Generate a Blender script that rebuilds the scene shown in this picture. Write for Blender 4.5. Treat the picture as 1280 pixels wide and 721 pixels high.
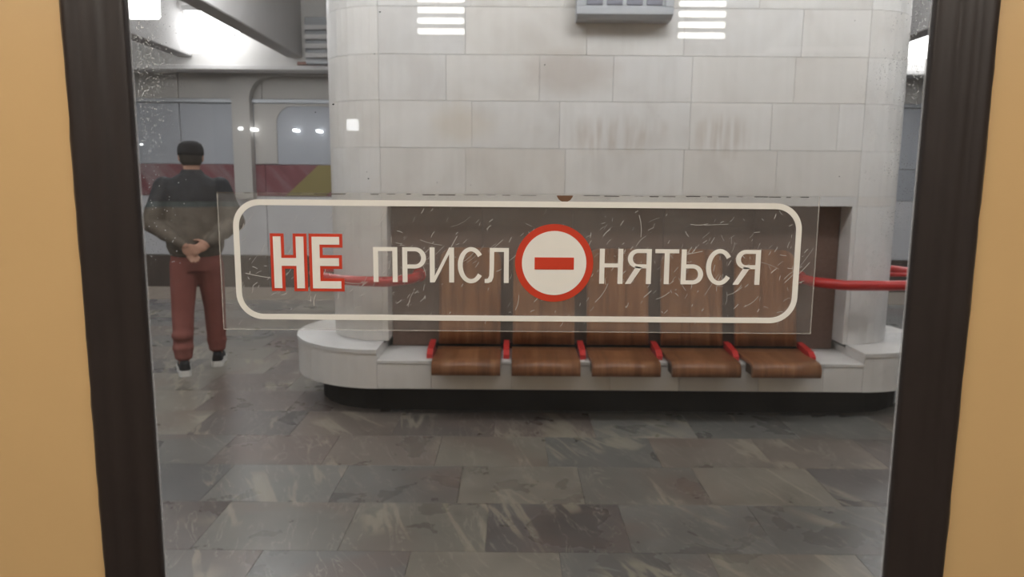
import bpy, math, random
from mathutils import Vector, Matrix
random.seed(7)
sc = bpy.context.scene
for o in list(bpy.data.objects):
    bpy.data.objects.remove(o)
COL = sc.collection

# ------------------------------------------------------------------ camera
PITCH, ROLL = math.radians(8.5), math.radians(0.45)
right0, up0, fwd = Vector((1, 0, 0)), Vector((0, math.sin(PITCH), math.cos(PITCH))), Vector((0, math.cos(PITCH), -math.sin(PITCH)))
R_ = right0 * math.cos(ROLL) + up0 * math.sin(ROLL)
U_ = -right0 * math.sin(ROLL) + up0 * math.cos(ROLL)
cd = bpy.data.cameras.new('camera')
cam = bpy.data.objects.new('camera', cd)
COL.objects.link(cam)
m = Matrix((R_, U_, -fwd)).transposed().to_4x4()
m.translation = Vector((0, 0, 1.5))
cam.matrix_world = m
cd.sensor_width = 36.0
cd.lens = 925.0 / 1280.0 * 36.0
cd.clip_start = 0.02
cd.dof.use_dof = True
cd.dof.focus_distance = 0.497
cd.dof.aperture_fstop = 20.0
sc.camera = cam

# ------------------------------------------------------------------ world, exposure
w = bpy.data.worlds.new('world')
sc.world = w
w.use_nodes = True
bg = w.node_tree.nodes['Background']
bg.inputs[0].default_value = (0.80, 0.83, 0.88, 1)
bg.inputs[1].default_value = 0.22
sc.view_settings.view_transform = 'Standard'
sc.view_settings.look = 'None'
sc.view_settings.gamma = 1.0
sc.view_settings.use_curve_mapping = False
sc.view_settings.exposure = 0.0
STATION_LAMP = 13.5
CAR_LAMP = 36.0

# ------------------------------------------------------------------ materials
class NT:
    def __init__(s, name):
        s.m = bpy.data.materials.new(name)
        s.m.use_nodes = True
        s.t = s.m.node_tree
        s.b = s.t.nodes['Principled BSDF']
        s.out = s.t.nodes['Material Output']
    def n(s, typ, ins=None, **kw):
        nd = s.t.nodes.new(typ)
        for k, v in kw.items():
            setattr(nd, k, v)
        for k, v in (ins or {}).items():
            s.put(nd.inputs[k], v)
        return nd
    def put(s, sock, v):
        if hasattr(v, 'is_output') or isinstance(v, bpy.types.NodeSocket):
            s.t.links.new(v, sock)
        else:
            if isinstance(v, tuple) and len(v) == 3 and sock.type == 'RGBA':
                v = v + (1,)
            sock.default_value = v
    def math(s, op, a, b=0.0, clamp=False):
        nd = s.n('ShaderNodeMath', {0: a, 1: b}, operation=op, use_clamp=clamp)
        return nd.outputs[0]
    def vmath(s, op, a, b=(0, 0, 0)):
        return s.n('ShaderNodeVectorMath', {0: a, 1: b}, operation=op).outputs[0]
    def pos(s):
        return s.n('ShaderNodeNewGeometry').outputs['Position']
    def obj(s):
        return s.n('ShaderNodeTexCoord').outputs['Object']
    def rnd(s):
        return s.n('ShaderNodeObjectInfo').outputs['Random']
    def noise(s, vec, scale, detail=4.0, rough=0.55, dist=0.0):
        return s.n('ShaderNodeTexNoise', {'Vector': vec, 'Scale': scale, 'Detail': detail, 'Roughness': rough, 'Distortion': dist}).outputs[0]
    def ramp(s, fac, stops):
        nd = s.n('ShaderNodeValToRGB', {0: fac})
        cr = nd.color_ramp
        while len(cr.elements) < len(stops):
            cr.elements.new(0.5)
        for e, (p, c) in zip(cr.elements, stops):
            e.position = p
            e.color = (c if isinstance(c, tuple) else (c, c, c)) + (1,)
        return nd.outputs[0]
    def mix(s, fac, a, b, blend='MIX'):
        nd = s.n('ShaderNodeMix', data_type='RGBA', blend_type=blend)
        s.put(nd.inputs[0], fac); s.put(nd.inputs[6], a); s.put(nd.inputs[7], b)
        return nd.outputs[2]
    def bump(s, h, strength=0.2, dist=0.002):
        nd = s.n('ShaderNodeBump', {'Height': h, 'Strength': strength, 'Distance': dist})
        s.put(s.b.inputs['Normal'], nd.outputs[0])
    def fin(s, col, rough=0.5, spec=0.5, metal=0.0):
        s.put(s.b.inputs['Base Color'], col)
        s.put(s.b.inputs['Roughness'], rough)
        s.put(s.b.inputs['Specular IOR Level'], spec)
        s.put(s.b.inputs['Metallic'], metal)
        return s.m

def plain(name, col, rough=0.5, spec=0.5, metal=0.0, var=0.12, scale=20.0, rnd=0.0, bump=0.0):
    t = NT(name)
    nz = t.noise(t.obj(), scale)
    v = t.math('MULTIPLY_ADD', nz, 2 * var)
    v.node.inputs[2].default_value = 1.0 - var
    if rnd:
        r = t.math('MULTIPLY_ADD', t.rnd(), 2 * rnd)
        r.node.inputs[2].default_value = 1.0 - rnd
        v = t.math('MULTIPLY', v, r)
    hsv = t.n('ShaderNodeHueSaturation', {'Value': v, 'Color': col})
    if bump:
        t.bump(nz, bump, 0.003)
    return t.fin(hsv.outputs[0], rough, spec, metal)

def emit(name, col, strength):
    t = NT(name)
    t.put(t.b.inputs['Base Color'], col)
    t.put(t.b.inputs['Emission Color'], col)
    t.put(t.b.inputs['Emission Strength'], strength)
    return t.m

def marble_white():
    t = NT('white_marble')
    p = t.pos()
    r = t.rnd()
    sh = t.vmath('ADD', p, t.vmath('SCALE', (3.1, 7.7, 5.3)))
    off = t.n('ShaderNodeCombineXYZ', {0: t.math('MULTIPLY', r, 31.0), 1: t.math('MULTIPLY', r, 17.0), 2: 0.0}).outputs[0]
    pv = t.vmath('ADD', p, off)
    nz = t.noise(pv, 2.4, 5, 0.6, 0.6)
    base = t.ramp(nz, [(0.25, (0.60, 0.585, 0.565)), (0.5, (0.70, 0.695, 0.68)), (0.8, (0.77, 0.77, 0.765))])
    # fine upright streaks of the cut stone
    st = t.noise(t.vmath('MULTIPLY', pv, (26, 26, 0.7)), 1.0, 3)
    base = t.mix(0.13, base, t.ramp(st, [(0.35, (0.60, 0.59, 0.57)), (0.65, (0.80, 0.80, 0.79))]))
    tint = t.ramp(r, [(0.0, (0.94, 0.945, 0.96)), (0.35, (1.0, 1.0, 1.0)), (0.7, (0.97, 0.95, 0.925)), (1.0, (1.03, 1.03, 1.03))])
    base = t.mix(1.0, base, tint, 'MULTIPLY')
    # brownish marks on the stone
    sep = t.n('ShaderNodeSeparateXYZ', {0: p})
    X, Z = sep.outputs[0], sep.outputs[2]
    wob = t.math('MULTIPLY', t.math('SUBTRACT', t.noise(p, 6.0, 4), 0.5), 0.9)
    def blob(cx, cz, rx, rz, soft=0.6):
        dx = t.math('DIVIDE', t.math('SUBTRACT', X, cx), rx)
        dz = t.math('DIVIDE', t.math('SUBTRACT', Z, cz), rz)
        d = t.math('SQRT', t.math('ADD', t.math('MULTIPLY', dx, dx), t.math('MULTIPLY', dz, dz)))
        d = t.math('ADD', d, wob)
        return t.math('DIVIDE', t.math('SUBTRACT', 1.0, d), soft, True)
    s1 = blob(0.33, 2.16, 0.36, 0.17)  # photographer's warm reflection in the glass, painted into the marble
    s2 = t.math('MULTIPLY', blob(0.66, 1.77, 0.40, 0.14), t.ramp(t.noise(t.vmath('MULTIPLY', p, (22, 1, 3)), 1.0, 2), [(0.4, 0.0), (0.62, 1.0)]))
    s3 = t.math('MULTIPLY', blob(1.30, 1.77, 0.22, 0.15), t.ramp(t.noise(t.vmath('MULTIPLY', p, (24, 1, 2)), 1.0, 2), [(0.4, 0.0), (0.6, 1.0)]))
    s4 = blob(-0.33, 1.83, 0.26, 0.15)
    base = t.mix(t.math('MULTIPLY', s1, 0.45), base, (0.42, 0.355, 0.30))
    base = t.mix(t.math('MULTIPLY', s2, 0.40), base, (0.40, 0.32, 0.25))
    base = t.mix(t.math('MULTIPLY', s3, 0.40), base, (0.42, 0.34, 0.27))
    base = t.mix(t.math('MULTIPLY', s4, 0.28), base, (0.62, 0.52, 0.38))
    return t.fin(base, 0.38, 0.4)

def marble_floor():
    t = NT('floor_marble')
    p = t.pos()
    r = t.rnd()
    a = t.math('MULTIPLY', r, 97.0)
    off = t.n('ShaderNodeCombineXYZ', {0: a, 1: t.math('MULTIPLY', r, 53.0), 2: 0.0}).outputs[0]
    ang = t.math('ADD', t.math('MULTIPLY', t.math('FRACT', t.math('MULTIPLY', r, 13.7)), 0.55), -0.70)
    rot = t.n('ShaderNodeVectorRotate', {'Vector': t.vmath('ADD', p, off), 'Angle': ang}, rotation_type='Z_AXIS').outputs[0]
    cl = t.noise(rot, 2.1, 5, 0.6, 0.4)
    tone = t.ramp(t.math('FRACT', t.math('MULTIPLY', r, 7.3)), [
        (0.0, (0.125, 0.123, 0.117)), (0.25, (0.162, 0.152, 0.132)), (0.45, (0.182, 0.166, 0.140)),
        (0.6, (0.138, 0.112, 0.099)), (0.8, (0.088, 0.088, 0.088)), (1.0, (0.170, 0.165, 0.152))])
    base = t.mix(1.0, tone, t.ramp(cl, [(0.25, 0.80), (0.5, 1.14), (0.75, 1.46)]), 'MULTIPLY')
    # rusty-brown clouds
    rc = t.ramp(t.noise(rot, 1.3, 3, 0.5, 0.5), [(0.55, 0.0), (0.66, 1.0)])
    base = t.mix(t.math('MULTIPLY', rc, 0.55), base, (0.170, 0.125, 0.105))
    # long pale olive veins, broad and fine
    q = t.vmath('MULTIPLY', rot, (2.2, 0.34, 1))
    n1 = t.noise(q, 1.5, 6, 0.55, 0.5)
    v1 = t.ramp(t.math('ABSOLUTE', t.math('SUBTRACT', n1, 0.5)), [(0.0, 1.0), (0.014, 0.85), (0.026, 0.0)])
    gate = t.ramp(t.noise(rot, 1.6, 2), [(0.51, 0.0), (0.58, 1.0)])
    v1 = t.math('MULTIPLY', v1, gate)
    n2 = t.noise(t.vmath('MULTIPLY', rot, (3.0, 0.7, 1)), 2.4, 5, 0.6, 0.8)
    v2 = t.ramp(t.math('ABSOLUTE', t.math('SUBTRACT', n2, 0.52)), [(0.0, 0.9), (0.009, 0.0)])
    base = t.mix(t.math('MULTIPLY', v1, 0.58), base, (0.37, 0.335, 0.26))
    base = t.mix(t.math('MULTIPLY', v2, 0.6), base, (0.36, 0.345, 0.29))
    rg = t.ramp(cl, [(0.3, 0.24), (0.7, 0.36)])
    return t.fin(base, rg, 0.32)

def wood():
    t = NT('seat_wood')
    r = t.rnd()
    o = t.vmath('ADD', t.obj(), t.n('ShaderNodeCombineXYZ', {0: t.math('MULTIPLY', r, 41.0), 1: r, 2: r}).outputs[0])
    g = t.noise(t.vmath('MULTIPLY', o, (26, 1.6, 1.6)), 1.0, 5, 0.6, 0.3)
    base = t.ramp(g, [(0.28, (0.14, 0.055, 0.022)), (0.48, (0.24, 0.098, 0.039)), (0.62, (0.30, 0.137, 0.060)), (0.8, (0.38, 0.19, 0.09))])
    sc_ = t.ramp(t.noise(o, 3.0, 3), [(0.3, 0.82), (0.7, 1.12)])
    base = t.mix(1.0, base, sc_, 'MULTIPLY')
    return t.fin(base, 0.34, 0.5)

def mural():
    t = NT('mural_red')
    p = t.pos()
    rot = t.n('ShaderNodeVectorRotate', {'Vector': p, 'Angle': 0.7}, rotation_type='Y_AXIS').outputs[0]
    nz = t.noise(t.vmath('MULTIPLY', rot, (3.0, 1, 0.6)), 1.0, 4, 0.6, 0.5)
    base = t.ramp(nz, [(0.3, (0.15, 0.045, 0.058)), (0.47, (0.21, 0.065, 0.075)), (0.6, (0.25, 0.14, 0.15)), (0.75, (0.30, 0.23, 0.24))])
    return t.fin(base, 0.5)

def glass():
    t = NT('door_glass')
    p = t.pos()
    tr = t.n('ShaderNodeBsdfTransparent', {0: (0.965, 0.965, 0.955)}).outputs[0]
    gl = t.n('ShaderNodeBsdfGlossy', {0: (1, 1, 1), 'Roughness': 0.012}).outputs[0]
    mixs = t.n('ShaderNodeMixShader', {0: 0.030, 1: tr, 2: gl}).outputs[0]
    # dried droplets and dust, denser along the rubber
    sep = t.n('ShaderNodeSeparateXYZ', {0: p})
    ex = t.math('ABSOLUTE', t.math('SUBTRACT', sep.outputs[0], 0.010))
    edge = t.ramp(t.math('DIVIDE', ex, 0.26), [(0.80, 0.0), (0.97, 1.0)])
    top = t.ramp(t.math('SUBTRACT', sep.outputs[2], 1.0), [(0.36, 0.12), (0.56, 1.0)])
    mk = t.math('MULTIPLY', edge, top)
    sp = t.n('ShaderNodeTexVoronoi', {'Vector': p, 'Scale': 520.0}, voronoi_dimensions='3D').outputs['Distance']
    dots = t.ramp(sp, [(0.16, 1.0), (0.24, 0.0)])
    patch = t.ramp(t.noise(p, 60.0, 3), [(0.46, 0.0), (0.60, 1.0)])
    fac = t.math('MULTIPLY', t.math('MULTIPLY', dots, patch), mk)
    haze = t.math('MULTIPLY', t.ramp(t.noise(p, 9.0, 3), [(0.35, 0.3), (0.7, 1.0)]), 0.014)
    df = t.n('ShaderNodeBsdfDiffuse', {0: (0.8, 0.8, 0.8, 1)}).outputs[0]
    f2 = t.math('ADD', t.math('MULTIPLY', fac, 0.40), haze)
    fin = t.n('ShaderNodeMixShader', {0: f2, 1: mixs, 2: df}).outputs[0]
    t.t.links.new(fin, t.out.inputs[0])
    return t.m

def film():
    t = NT('sign_plastic')
    p = t.pos()
    tr = t.n('ShaderNodeBsdfTransparent', {0: (0.965, 0.96, 0.95)}).outputs[0]
    df = t.n('ShaderNodeBsdfDiffuse', {0: (0.62, 0.595, 0.57, 1)}).outputs[0]
    fr = t.ramp(t.noise(p, 40.0, 5, 0.65), [(0.3, 0.04), (0.75, 0.085)])
    mx = t.n('ShaderNodeMixShader', {0: fr, 1: tr, 2: df}).outputs[0]
    gl = t.n('ShaderNodeBsdfGlossy', {0: (1, 1, 1), 'Roughness': 0.12}).outputs[0]
    mx = t.n('ShaderNodeMixShader', {0: 0.02, 1: mx, 2: gl}).outputs[0]
    t.t.links.new(mx, t.out.inputs[0])
    return t.m

def faint(name, col, a):
    t = NT(name)
    tr = t.n('ShaderNodeBsdfTransparent', {0: (1, 1, 1, 1)}).outputs[0]
    df = t.n('ShaderNodeBsdfDiffuse', {0: col}).outputs[0]
    t.t.links.new(t.n('ShaderNodeMixShader', {0: a, 1: tr, 2: df}).outputs[0], t.out.inputs[0])
    return t.m

def jacket_mat():
    t = NT('jacket_cloth')
    o = t.obj()
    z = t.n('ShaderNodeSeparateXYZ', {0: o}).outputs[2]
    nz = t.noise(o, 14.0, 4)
    col = t.ramp(t.math('DIVIDE', z, 2.0), [(0.0, (0.125, 0.105, 0.085)), (0.632, (0.125, 0.105, 0.085)), (0.634, (0.062, 0.075, 0.077)), (0.652, (0.062, 0.075, 0.077)), (0.654, (0.028, 0.029, 0.034)), (1.0, (0.030, 0.031, 0.036))])  # lower half paler: reflection over the cloth painted into its colour
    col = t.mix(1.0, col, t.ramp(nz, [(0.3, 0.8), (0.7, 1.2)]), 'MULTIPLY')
    t.bump(nz, 0.5, 0.02)
    return t.fin(col, 0.8, 0.2)

M = dict(
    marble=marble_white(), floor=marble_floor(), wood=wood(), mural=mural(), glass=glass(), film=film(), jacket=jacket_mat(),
    grout=plain('joint_mortar', (0.42, 0.41, 0.40), 0.9, 0.1),
    floor_grout=plain('floor_joint', (0.11, 0.105, 0.095), 0.6, 0.3),
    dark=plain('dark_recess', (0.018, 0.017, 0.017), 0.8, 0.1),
    granite=plain('brown_granite', (0.165, 0.108, 0.088), 0.40, 0.4, var=0.3, scale=45),
    seat_side=plain('dark_seat_side', (0.055, 0.030, 0.018), 0.5, 0.3),
    red=plain('red_paint', (0.50, 0.028, 0.025), 0.32, 0.5, var=0.08),
    ceil=plain('ceiling_plaster', (0.72, 0.71, 0.70), 0.9, 0.1, var=0.05, scale=3),
    beam=plain('beam_plaster', (0.68, 0.67, 0.67), 0.9, 0.1, var=0.06, scale=3),
    blue=plain('blue_grey_cladding', (0.42, 0.44, 0.48), 0.4, 0.4, var=0.06, scale=3, rnd=0.05),
    beige=plain('beige_cladding', (0.50, 0.48, 0.455), 0.5, 0.3, var=0.06, scale=3, rnd=0.04),
    pale=plain('pale_cladding', (0.64, 0.64, 0.66), 0.5, 0.3, var=0.05, scale=3, rnd=0.03),
    pit=plain('track_wall_brown', (0.12, 0.095, 0.08), 0.8, 0.2, var=0.2, scale=4),
    edge=plain('edge_granite', (0.26, 0.215, 0.17), 0.4, 0.4, var=0.15, scale=12, rnd=0.06),
    yellow=plain('mural_yellow', (0.27, 0.22, 0.09), 0.5, 0.3),
    tan=plain('tan_enamel', (0.66, 0.43, 0.20), 0.34, 0.5, var=0.035, scale=9, bump=0.05),
    rubber=plain('black_rubber', (0.036, 0.027, 0.024), 0.36, 0.45, var=0.18, scale=30, bump=0.04),
    metal=plain('grey_metal', (0.46, 0.48, 0.51), 0.4, 0.5, metal=0.3, var=0.05),
    screen=plain('dark_glass_cell', (0.26, 0.26, 0.31), 0.2, 0.5, var=0.05),
    print_white=plain('white_print', (0.86, 0.82, 0.75), 0.6, 0.2, var=0.03, scale=60),
    print_red=plain('red_print', (0.60, 0.050, 0.020), 0.55, 0.3, var=0.05, scale=60),
    residue=plain('brown_glue', (0.16, 0.085, 0.05), 0.8, 0.2, var=0.2, scale=300),
    scratch=faint('scratch_white', (0.85, 0.8, 0.74, 1), 0.42),
    rim=faint('plastic_rim', (0.70, 0.66, 0.60, 1), 0.25),
    rim_dirt=faint('rim_dirt', (0.10, 0.08, 0.06, 1), 0.75),
    car_cream=plain('car_cream', (0.30, 0.285, 0.255), 0.5, 0.3, var=0.03, scale=4),
    car_ceil=plain('car_ceiling_white', (0.50, 0.50, 0.49), 0.6, 0.3, var=0.02),
    car_dark=plain('car_dark_brown', (0.022, 0.017, 0.015), 0.6, 0.3),
    car_floor=plain('car_floor_vinyl', (0.035, 0.03, 0.028), 0.7, 0.2),
    lamp=emit('station_diffuser', (0.985, 0.99, 1.0), STATION_LAMP),
    lamp_far=emit('far_diffuser', (0.985, 0.99, 1.0), 4.0),
    car_bar=emit('car_bar_diffuser', (1.0, 0.98, 0.95), 14.0),
    car_lamp=emit('car_diffuser', (1.0, 0.93, 0.83), CAR_LAMP),  # glow of the added tubes behind the viewer
    spark=emit('small_white_light', (0.95, 0.97, 1.0), 3.0),
    call=emit('call_light_white', (0.95, 0.97, 1.0), 10.0),
    slat=plain('white_slat', (0.75, 0.75, 0.75), 0.5, 0.3, var=0.03),
    skin=plain('skin', (0.42, 0.235, 0.165), 0.6, 0.3, var=0.08),
    trousers=plain('dusty_red_cloth', (0.235, 0.088, 0.074), 0.9, 0.1, var=0.22, scale=9, bump=0.6),
    cap=plain('black_cap_cloth', (0.018, 0.018, 0.021), 0.85, 0.15, var=0.2, scale=25),
    hair=plain('dark_hair', (0.022, 0.017, 0.014), 0.7, 0.3, var=0.3, scale=90),
    shoe=plain('black_shoe', (0.02, 0.02, 0.022), 0.6, 0.3),
    sole=plain('white_rubber_sole', (0.72, 0.72, 0.70), 0.6, 0.3),
)

# ------------------------------------------------------------------ mesh helpers
class MB:
    def __init__(s):
        s.v, s.f = [], []
    def add(s, vs, fs):
        k = len(s.v)
        s.v += [tuple(v) for v in vs]
        s.f += [tuple(i + k for i in f) for f in fs]
        return s
    def box(s, x0, x1, y0, y1, z0, z1):
        return s.add([(x, y, z) for z in (z0, z1) for y in (y0, y1) for x in (x0, x1)],
                     [(0, 2, 3, 1), (4, 5, 7, 6), (0, 1, 5, 4), (2, 6, 7, 3), (0, 4, 6, 2), (1, 3, 7, 5)])
    def cbox(s, x0, x1, y0, y1, z0, z1, c):
        """box with a chamfer on every edge"""
        if min(x1 - x0, y1 - y0, z1 - z0) < 2.2 * c:
            c = min(x1 - x0, y1 - y0, z1 - z0) / 2.5
        import bmesh
        bm = bmesh.new()
        vs = [bm.verts.new((x, y, z)) for z in (z0, z1) for y in (y0, y1) for x in (x0, x1)]
        for f in [(0, 2, 3, 1), (4, 5, 7, 6), (0, 1, 5, 4), (2, 6, 7, 3), (0, 4, 6, 2), (1, 3, 7, 5)]:
            bm.faces.new([vs[i] for i in f])
        bmesh.ops.bevel(bm, geom=bm.edges[:], offset=c, segments=1, affect='EDGES')
        bm.verts.index_update()
        s.add([v.co[:] for v in bm.verts], [[v.index for v in f.verts] for f in bm.faces])
        bm.free()
        return s
    def prism(s, pts, a0, a1, axis='y'):
        """polygon pts (p, q) extruded; axis y: (x, z) outline; x: (y, z); z: (x, y)"""
        n = len(pts)
        def P(p, a):
            return (p[0], a, p[1]) if axis == 'y' else (a, p[0], p[1]) if axis == 'x' else (p[0], p[1], a)
        vs = [P(p, a0) for p in pts] + [P(p, a1) for p in pts]
        fs = [tuple(range(n)), tuple(range(2 * n - 1, n - 1, -1))]
        fs += [(i, n + i, n + (i + 1) % n, (i + 1) % n) for i in range(n)]
        return s.add(vs, fs)
    def strip(s, outer, inner, a0, a1, closed=False, axis='y'):
        """band between two outlines of equal length, with thickness"""
        n = len(outer)
        def P(p, a):
            return (p[0], a, p[1]) if axis == 'y' else (p[0], p[1], a)
        vs = [P(p, a0) for p in outer] + [P(p, a0) for p in inner] + [P(p, a1) for p in outer] + [P(p, a1) for p in inner]
        fs = []
        for i in range(n if closed else n - 1):
            j = (i + 1) % n
            fs += [(i, j, n + j, n + i), (2 * n + i, 3 * n + i, 3 * n + j, 2 * n + j), (i, 2 * n + i, 2 * n + j, j), (n + i, n + j, 3 * n + j, 3 * n + i)]
        if not closed:
            fs += [(0, n, 3 * n, 2 * n), (n - 1, 3 * n - 1, 4 * n - 1, 2 * n - 1)]
        return s.add(vs, fs)
    def tube(s, path, rad, seg=12):
        pts = [Vector(p) for p in path]
        rads = rad if isinstance(rad, (list, tuple)) else [rad] * len(pts)
        rings = []
        up = None
        for i, p in enumerate(pts):
            d = (pts[min(i + 1, len(pts) - 1)] - pts[max(i - 1, 0)]).normalized()
            if up is None:
                up = d.orthogonal().normalized()
            up = (up - d * up.dot(d)).normalized()
            b = d.cross(up)
            rings.append([p + (up * math.cos(a) + b * math.sin(a)) * rads[i] for a in [2 * math.pi * k / seg for k in range(seg)]])
        vs = [v for r in rings for v in r]
        fs = []
        for i in range(len(rings) - 1):
            for k in range(seg):
                k2 = (k + 1) % seg
                fs.append((i * seg + k, i * seg + k2, (i + 1) * seg + k2, (i + 1) * seg + k))
        fs += [tuple(range(seg - 1, -1, -1)), tuple(range((len(rings) - 1) * seg, len(rings) * seg))]
        return s.add(vs, fs)
    def ell(s, c, r, seg=20, rings=12, rot=None):
        vs, fs = [], []
        c = Vector(c)
        for i in range(rings + 1):
            th = math.pi * i / rings
            for k in range(seg):
                a = 2 * math.pi * k / seg
                v = Vector((r[0] * math.sin(th) * math.cos(a), r[1] * math.sin(th) * math.sin(a), r[2] * math.cos(th)))
                if rot is not None:
                    v = rot @ v
                vs.append(c + v)
        for i in range(rings):
            for k in range(seg):
                k2 = (k + 1) % seg
                fs.append((i * seg + k, (i + 1) * seg + k, (i + 1) * seg + k2, i * seg + k2))
        return s.add(vs, fs)
    def cap(s, a, b, ra, rb, seg=14):
        """tapering limb with round ends"""
        a, b = Vector(a), Vector(b)
        d = (b - a).normalized()
        path, rr = [], []
        for k in range(5):
            t = math.pi / 2 * (1 - k / 4)
            path.append(a - d * ra * math.sin(t) * 0.999); rr.append(max(ra * math.cos(t), 0.001))
        for k in range(5):
            t = math.pi / 2 * k / 4
            path.append(b + d * rb * math.sin(t)); rr.append(max(rb * math.cos(t), 0.001))
        return s.tube(path, rr, seg)
    def loft(s, rings, seg=24):
        """stack of ellipses (cx, cy, z, rx, ry)"""
        vs, fs = [], []
        for cx, cy, z, rx, ry in rings:
            vs += [(cx + rx * math.cos(2 * math.pi * k / seg), cy + ry * math.sin(2 * math.pi * k / seg), z) for k in range(seg)]
        for i in range(len(rings) - 1):
            for k in range(seg):
                k2 = (k + 1) % seg
                fs.append((i * seg + k, i * seg + k2, (i + 1) * seg + k2, (i + 1) * seg + k))
        fs += [tuple(range(seg - 1, -1, -1)), tuple(range((len(rings) - 1) * seg, len(rings) * seg))]
        return s.add(vs, fs)

def mesh(name, mb, mat, smooth=False, fix=True):
    me = bpy.data.meshes.new(name)
    me.from_pydata(mb.v, [], mb.f)
    if fix:
        import bmesh
        bm = bmesh.new(); bm.from_mesh(me)
        bmesh.ops.recalc_face_normals(bm, faces=bm.faces)
        bm.to_mesh(me); bm.free()
    me.materials.append(mat)
    if smooth:
        me.polygons.foreach_set('use_smooth', [True] * len(me.polygons))
    me.update()
    return me

def link(name, me, parent=None, loc=(0, 0, 0)):
    o = bpy.data.objects.new(name, me)
    COL.objects.link(o)
    o.location = loc
    if parent:
        o.parent = parent
    return o

def part(name, mb, mat, parent, smooth=False):
    """mesh given in world coordinates, stored relative to its parents"""
    off = Vector((0, 0, 0))
    p = parent
    while p:
        off += Vector(p.location)
        p = p.parent
    mb.v = [(v[0] - off.x, v[1] - off.y, v[2] - off.z) for v in mb.v]
    return link(name, mesh(name, mb, mat, smooth), parent)

def tag(o, label=None, cat=None, group=None, kind=None):
    if label: o['label'] = label
    if cat: o['category'] = cat
    if group: o['group'] = group
    if kind: o['kind'] = kind
    return o

def thing(name, loc, label, cat, group=None, rotz=0.0):
    o = bpy.data.objects.new(name, None)
    COL.objects.link(o)
    o.location = loc
    o.rotation_euler = (0, 0, rotz)
    o.empty_display_size = 0.1
    return tag(o, label, cat, group)

def arc(cx, cy, r, a0, a1, n):
    return [(cx + r * math.cos(a0 + (a1 - a0) * k / n), cy + r * math.sin(a0 + (a1 - a0) * k / n)) for k in range(n + 1)]
PI = math.pi

# ================================================================== SETTING: platform floor
floor = link('floor', mesh('floor', MB().box(-14, 16, 0.80, 9.95, -0.30, -0.012), M['floor_grout']))
tag(floor, 'grey veined marble slab floor of the station platform', 'floor', kind='structure')
TW, TD = 0.60, 0.45
tile_me = mesh('floor_tile', MB().cbox(-TW / 2 + .0006, TW / 2 - .0006, -TD / 2 + .0006, TD / 2 - .0006, -0.03, 0.0, 0.0009), M['floor'])
cells = []
row = 0
y = 1.01
while y < 8.85:
    offx = [-0.10, 0.20, 0.05][row % 3]
    yc = y + TD / 2
    for i in range(-24, 28):
        xc = offx + i * TW
        # what the photograph sees of the floor, with a margin for a step aside
        vis = yc > 2.2 and -0.56 * yc - 0.5 < xc < 0.62 * yc + 0.5
        hidden = yc > 4.7 and -0.22 * yc < xc < 0.44 * yc
        cells.append((0 if (vis and not hidden) else 1, yc, xc))
    row += 1
    y += TD
cells.sort()
stuff = MB()
for k, (pr, yc, xc) in enumerate(cells):
    if k < 290 and pr == 0:
        link('floor_tile', tile_me, floor, (xc, yc, 0))
    elif -13 < xc < 15:
        stuff.cbox(xc - TW / 2 + .0006, xc + TW / 2 - .0006, yc - TD / 2 + .0006, yc + TD / 2 - .0006, -0.03, 0.0, 0.0009)
tag(part('outer_tiles', stuff, M['floor'], floor), kind='stuff')
slab_me = mesh('edge_slab', MB().cbox(-0.448, 0.448, -0.498, 0.498, -0.05, 0.004, 0.004), M['edge'])
for k in range(16):
    link('edge_slab', slab_me, floor, (-8.6 + 0.9 * k, 9.45, 0))
tag(part('track_bed', MB().box(-14, 16, 9.95, 13.4, -1.25, -1.15), M['pit'], None), 'dark brown bed of the far track', 'track bed', kind='structure').name = 'floor_track'

# ================================================================== SETTING: ceiling with beams
ceil = link('ceiling', mesh('ceiling', MB().box(-14, 16, 0.9, 12.6, 4.30, 4.45), M['ceil']))
tag(ceil, 'pale plaster coffered ceiling of the station hall', 'ceiling', kind='structure')
for k in range(-4, 7):
    xb = -3.55 + 1.78 * (k + 0)
    if k > -4 or True:
        part('ceiling_beam', MB().cbox(xb - 0.13, xb + 0.13, 0.9, 12.4, 3.40, 4.31, 0.012), M['beam'], ceil)
part('cross_girder', MB().cbox(-14, 16, 12.40, 12.70, 3.19, 4.31, 0.015), M['ceil'], ceil)
part('girder_lip', MB().cbox(-14, 16, 12.36, 12.40, 3.20, 3.27, 0.006), M['beam'], ceil)
part('track_soffit', MB().box(-14, 16, 12.70, 13.4, 3.42, 3.52), M['beam'], ceil)

# ================================================================== SETTING: far track wall
YW = 13.20
wallf = link('wall_far', mesh('wall_far', MB().box(-14, 16, YW, YW + 0.2, -1.25, 3.5), M['grout']))
tag(wallf, 'grey and beige clad wall beyond the far track', 'wall', kind='structure')
xs = -11.6
while xs < 12:
    wd = 1.45
    part('cladding_panel', MB().cbox(xs, xs + wd - .012, YW - .03, YW, 1.70, 2.74, .006), M['blue'], wallf)
    part('cladding_panel', MB().cbox(xs, xs + wd - .012, YW - .03, YW, 2.82, 3.42, .006), M['beige'], wallf)
    part('cladding_panel', MB().cbox(xs, xs + wd - .012, YW - .03, YW, 0.10, 1.14, .006), M['pale'], wallf)
    part('plinth_panel', MB().cbox(xs, xs + wd - .012, YW - .02, YW, -1.2, 0.085, .006), M['pit'], wallf)
    if xs < -3.2:
        part('mural_panel', MB().cbox(xs, xs + wd - .006, YW - .035, YW, 1.15, 1.695, .004), M['mural'], wallf)
    else:
        part('cladding_panel', MB().cbox(xs, xs + wd - .012, YW - .03, YW, 1.15, 1.69, .006), M['blue'], wallf)
    xs += wd
part('wall_ledge', MB().cbox(-14, 16, YW - .10, YW, 2.745, 2.815, .01), M['metal'], wallf)
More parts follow.
